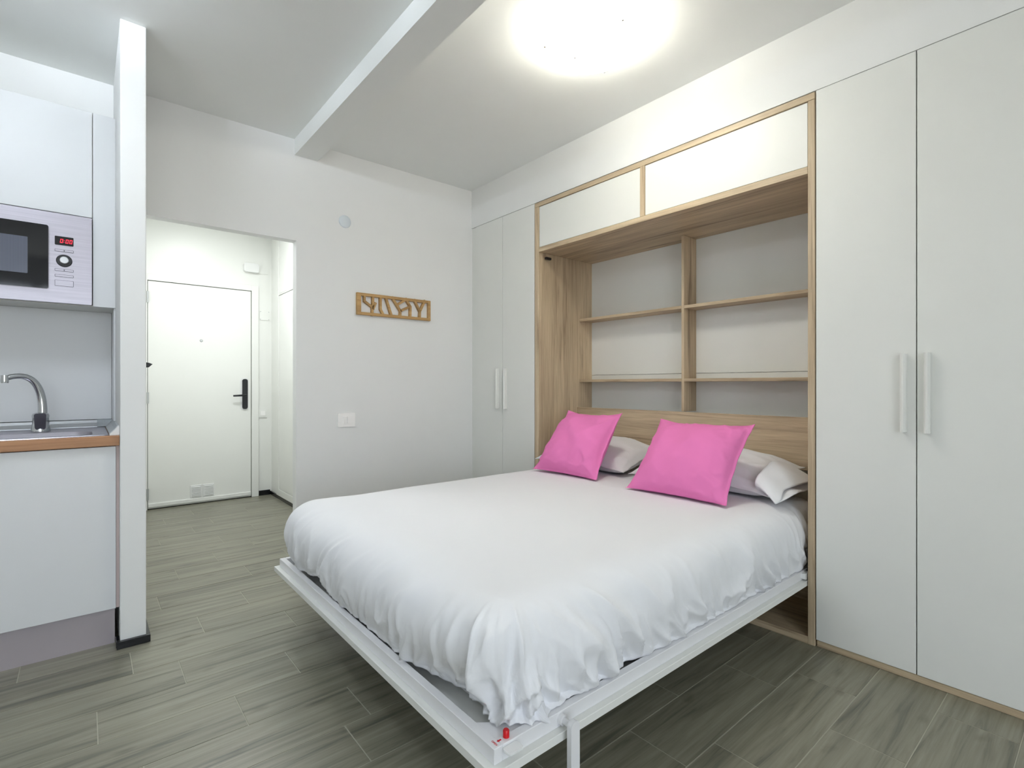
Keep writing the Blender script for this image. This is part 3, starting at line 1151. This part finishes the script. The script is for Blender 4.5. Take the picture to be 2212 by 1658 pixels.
fl = pillow_flap()
pil2 = bpy.data.objects['pillow.001']
fo_ = obj('pillowcase_end', fl, M['fabric_white'], pil2, smooth=True, auto=False)
sm = fo_.modifiers.new('thickness', 'SOLIDIFY')
sm.thickness = .0025

# ------------------------------------------------------------------ kitchen
KX0, KX1 = XL + .002, .1165
t = thing('base_cabinet', 'white kitchen base cabinet under the sink', 'cabinet', (-.3, 3.08, 0))
obj('cabinet_body', box(-.90, .0885, 2.803, 3.36, .16, .735), M['kick'], t)
obj('side_panel', box(.089, .1025, 2.803, 3.36, .16, .856), M['kick'], t)
obj('cabinet_door', box(-.492, .1045, 2.784, 2.802, .158, .8545, .001, 1), M['kitchen_front'], t)
obj('cabinet_door', box(-.90, -.495, 2.784, 2.802, .158, .8545, .001, 1), M['kitchen_front'], t)
obj('edge_strip', box(.1052, .1165, 2.792, 2.802, .158, .856), M['strip'], t)
obj('toe_kick', box(-.90, .102, 2.813, 2.83, 0, .158), M['kick'], t)
wt_ = [(-.95, -.93), (0, 0)]
SX0, SX1, SY0, SY1 = -.78, .028, 2.845, 3.115   # bowl opening
tag(obj('worktop', join(
    box(-.93, .1165, 2.768, SY0 - .004, .858, .901, .002, 1), box(-.93, .1165, SY1 + .004, 3.383, .858, .901, .002, 1),
    box(-.93, SX0 - .004, SY0 - .004, SY1 + .004, .858, .901), box(SX1 + .004, .1165, SY0 - .004, SY1 + .004, .858, .901)),
    M['counter']), 'warm brown wood worktop with a stainless sink set into it', 'worktop')


def sink():
    rings = []
    n = 6
    for (x0, x1, y0, y1, r, z) in ((-.84, .082, 2.796, 3.335, .02, .9015), (-.838, .080, 2.798, 3.333, .02, .9045), (SX0 - .012, SX1 + .012, SY0 - .012, SY1 + .012, .07, .9045),
                                   (SX0, SX1, SY0, SY1, .06, .9015), (SX0 + .01, SX1 - .01, SY0 + .01, SY1 - .01, .055, .865),
                                   (SX0 + .03, SX1 - .03, SY0 + .03, SY1 - .03, .05, .760), (SX0 + .07, SX1 - .07, SY0 + .07, SY1 - .07, .04, .748)):
        rings.append([(u, v_, z) for u, v_ in rrect(x0, x1, y0, y1, r, n)])
    m = len(rings[0])
    V = [p for r in rings for p in r]
    F = grid_faces(m, len(rings), wrap=True)
    F.append(tuple((len(rings) - 1) * m + k for k in range(m)))
    return (V, F)


t = thing('sink', 'stainless steel inset sink in the wood worktop', 'sink', (-.38, 3.06, .75))
obj('sink_bowl', sink(), M['steel'], t, smooth=True)
obj('drain', lathe((-.38, 2.98, .7485), (0, 0, 1), [(.04, 0), (.038, .003), (.02, .002), (0, .001)], 24), M['chrome'], t, smooth=True)

t = thing('faucet', 'chrome curved-spout kitchen tap standing behind the sink bowl', 'tap', (-.152, 3.16, .905))
fx, fy = -.152, 3.165
obj('tap_body', lathe((fx, fy, .905), (0, 0, 1), [(0, 0), (.034, 0), (.034, .01), (.030, .03), (.029, .06), (.031, .072), (.028, .082), (.018, .088), (0, .088)], 32), M['chrome'], t, smooth=True)
lv = prism(rrect(fx - .021, fx + .021, .916, .990, .010), XZ, fy - .040, fy - .024)
lv = ([(x - .15 * (x - fx) * (.99 - z) / .074, y - .22 * (z - .916) + .008, z) for x, y, z in lv[0]], lv[1])
obj('tap_lever', lv, M['chrome'], t, smooth=True)
pts = []
p0, p1, p2, p3 = [Vector(p) for p in ((fx + .006, fy, .98), (fx + .010, fy, 1.10), (fx - .02, fy - .02, 1.185), (fx - .105, fy - .07, 1.148))]
for i in range(19):
    q = i / 18
    pts.append(p0 * (1 - q) ** 3 + p1 * 3 * q * (1 - q) ** 2 + p2 * 3 * q * q * (1 - q) + p3 * q ** 3)
sp = obj('spout', tube(pts, [.0175 - .006 * (i / 18) for i in range(19)], 18), M['chrome'], t, smooth=True)
e = pts[-1]
obj('aerator', tube([(e.x - .006, e.y - .003, e.z + .012), (e.x - .006, e.y - .003, e.z - .012), (e.x - .006, e.y - .003, e.z - .022)], [.013, .014, .0125], 18), M['chrome'], sp, smooth=True)

# sealing strip on the worktop
t = thing('sealing_strip', 'brushed aluminium sealing strip along the back of the worktop', 'sealing strip', (-.4, 3.36, .901))
prof_ = [(3.383, .9045), (3.345, .9045), (3.345, .908), (3.352, .915), (3.364, .926), (3.374, .939), (3.383, .942)]
obj('back_strip', prism(prof_, lambda u, v_, a: (a, u, v_), -.93, .050), M['alu'], t)
obj('corner_cap', prism([(u, v_) for u, v_ in prof_], lambda u, v_, a: (a, u - .0005, v_ + .0012), .050, .1165), M['grey_plastic'], t)
pr2 = [(.1165, .9015), (.0835, .9015), (.0835, .906), (.092, .915), (.102, .926), (.111, .939), (.1165, .942)]
obj('side_strip', prism(pr2, lambda u, v_, a: (u, a, v_), 2.835, 3.343), M['grey_plastic'], t)
obj('end_cap', prism(pr2, lambda u, v_, a: (u, a, v_), 2.790, 2.835), M['white_plastic'], t)

# splashback panel
struct('trim_1', box(-.93, .108, 3.376, 3.3845, .9425, 1.4895), M['kitchen_front'], 'pale grey splashback panel behind the tap')
struct('trim_2', box(.110, .1165, 3.15, 3.3845, .9425, 1.4895), M['kitchen_front'], 'narrow splashback return strip')

# wall unit above
t = thing('wall_cabinet', 'white kitchen wall cabinet around the built-in microwave', 'cabinet', (-.4, 3.26, 1.49))
UY = 3.14
obj('cabinet_body', join(box(-.93, -.5655, UY + .018, 3.384, 1.4905, 2.408), box(.0305, .1165, UY + .018, 3.384, 1.4905, 2.408),
                         box(-.5655, .0305, UY + .018, 3.384, 1.9055, 2.408), box(-.5655, .0305, UY + .03, 3.384, 1.4905, 1.498)), M['laminate'], t)
obj('cabinet_door', box(-.566, .0285, UY, UY + .018, 1.909, 2.408, .001, 1), M['kitchen_front'], t)
obj('filler_panel', box(.0315, .1165, UY, UY + .018, 1.490, 2.408, .0008, 1), M['kitchen_front'], t)
obj('cabinet_door', box(-.93, -.569, UY, UY + .018, 1.490, 2.408, .001, 1), M['kitchen_front'], t)

# microwave
mw = thing('microwave', 'stainless built-in microwave showing 0:00 in red', 'microwave', (-.27, 3.25, 1.498))
MY = 3.122
obj('oven_body', box(-.55, .014, UY + .002, 3.376, 1.5, 1.9), M['gap'], mw)
obj('face_plate', prism(rrect(-.5645, .0275, 1.4935, 1.9015, .004, 3), XZ, MY, UY + .003), M['steel'], mw)
dg_ = obj('door_glass', prism(rrect(-.545, -.124, 1.552, 1.838, .008, 4), XZ, MY - .012, MY - .0005), M['glass_black'], mw)
obj('door_window', prism(rrect(-.48, -.192, 1.612, 1.773, .003, 3), XZ, MY - .0126, MY - .012), M['mesh'], dg_)
dp = obj('display', prism(rrect(-.103, -.038, 1.757, 1.797, .003, 3), XZ, MY - .002, MY), M['glass_black'], mw)


def seg_digit(x, z, w, h, t_, slant):
    sh = lambda u, v_: (u + slant * (v_ - z), v_)
    bars = [(x, x + w, z, z + t_), (x, x + w, z + h - t_, z + h), (x, x + t_, z + t_ * .5, z + h * .5 - t_ * .2), (x, x + t_, z + h * .5 + t_ * .2, z + h - t_ * .5),
            (x + w - t_, x + w, z + t_ * .5, z + h * .5 - t_ * .2), (x + w - t_, x + w, z + h * .5 + t_ * .2, z + h - t_ * .5)]
    return join(*[prism([sh(a, c), sh(b, c), sh(b, d), sh(a, d)], XZ, MY - .0026, MY - .002) for a, b, c, d in bars])


for dx in (-.0855, -.0665, -.0530):
    obj('digit', seg_digit(dx, 1.7675, .0098, .018, .0026, .12), M['led'], dp)
obj('colon', join(box(-.0725, -.0702, MY - .0026, MY - .002, 1.7715, 1.7738), box(-.0718, -.0695, MY - .0026, MY - .002, 1.779, 1.7813)), M['led'], dp)
kn = obj('knob_ring', lathe((-.0705, MY, 1.687), (0, -1, 0), [(0, .004), (.026, .004), (.028, .002), (.0285, 0)], 40), M['black'], mw, smooth=True)
obj('knob', lathe((-.0705, MY - .004, 1.687), (0, -1, 0), [(0, .017), (.014, .017), (.0165, .015), (.017, 0)], 36), M['alu'], kn, smooth=True)


def button(x0, x1, z0, z1):
    b_ = obj('button_surround', prism(rrect(x0, x1, z0, z1, .002, 3), XZ, MY - .0012, MY), M['black'], mw)
    obj('button', prism(rrect(x0 + .0012, x1 - .0012, z0 + .0012, z1 - .0012, .0015, 3), XZ, MY - .002, MY - .0012), M['steel'], b_)


button(-.103, -.0708, 1.727, 1.738)
button(-.0702, -.038, 1.727, 1.738)
button(-.103, -.0708, 1.638, 1.649)
button(-.0702, -.038, 1.638, 1.649)
button(-.103, -.038, 1.612, 1.623)
button(-.103, -.038, 1.570, 1.597)
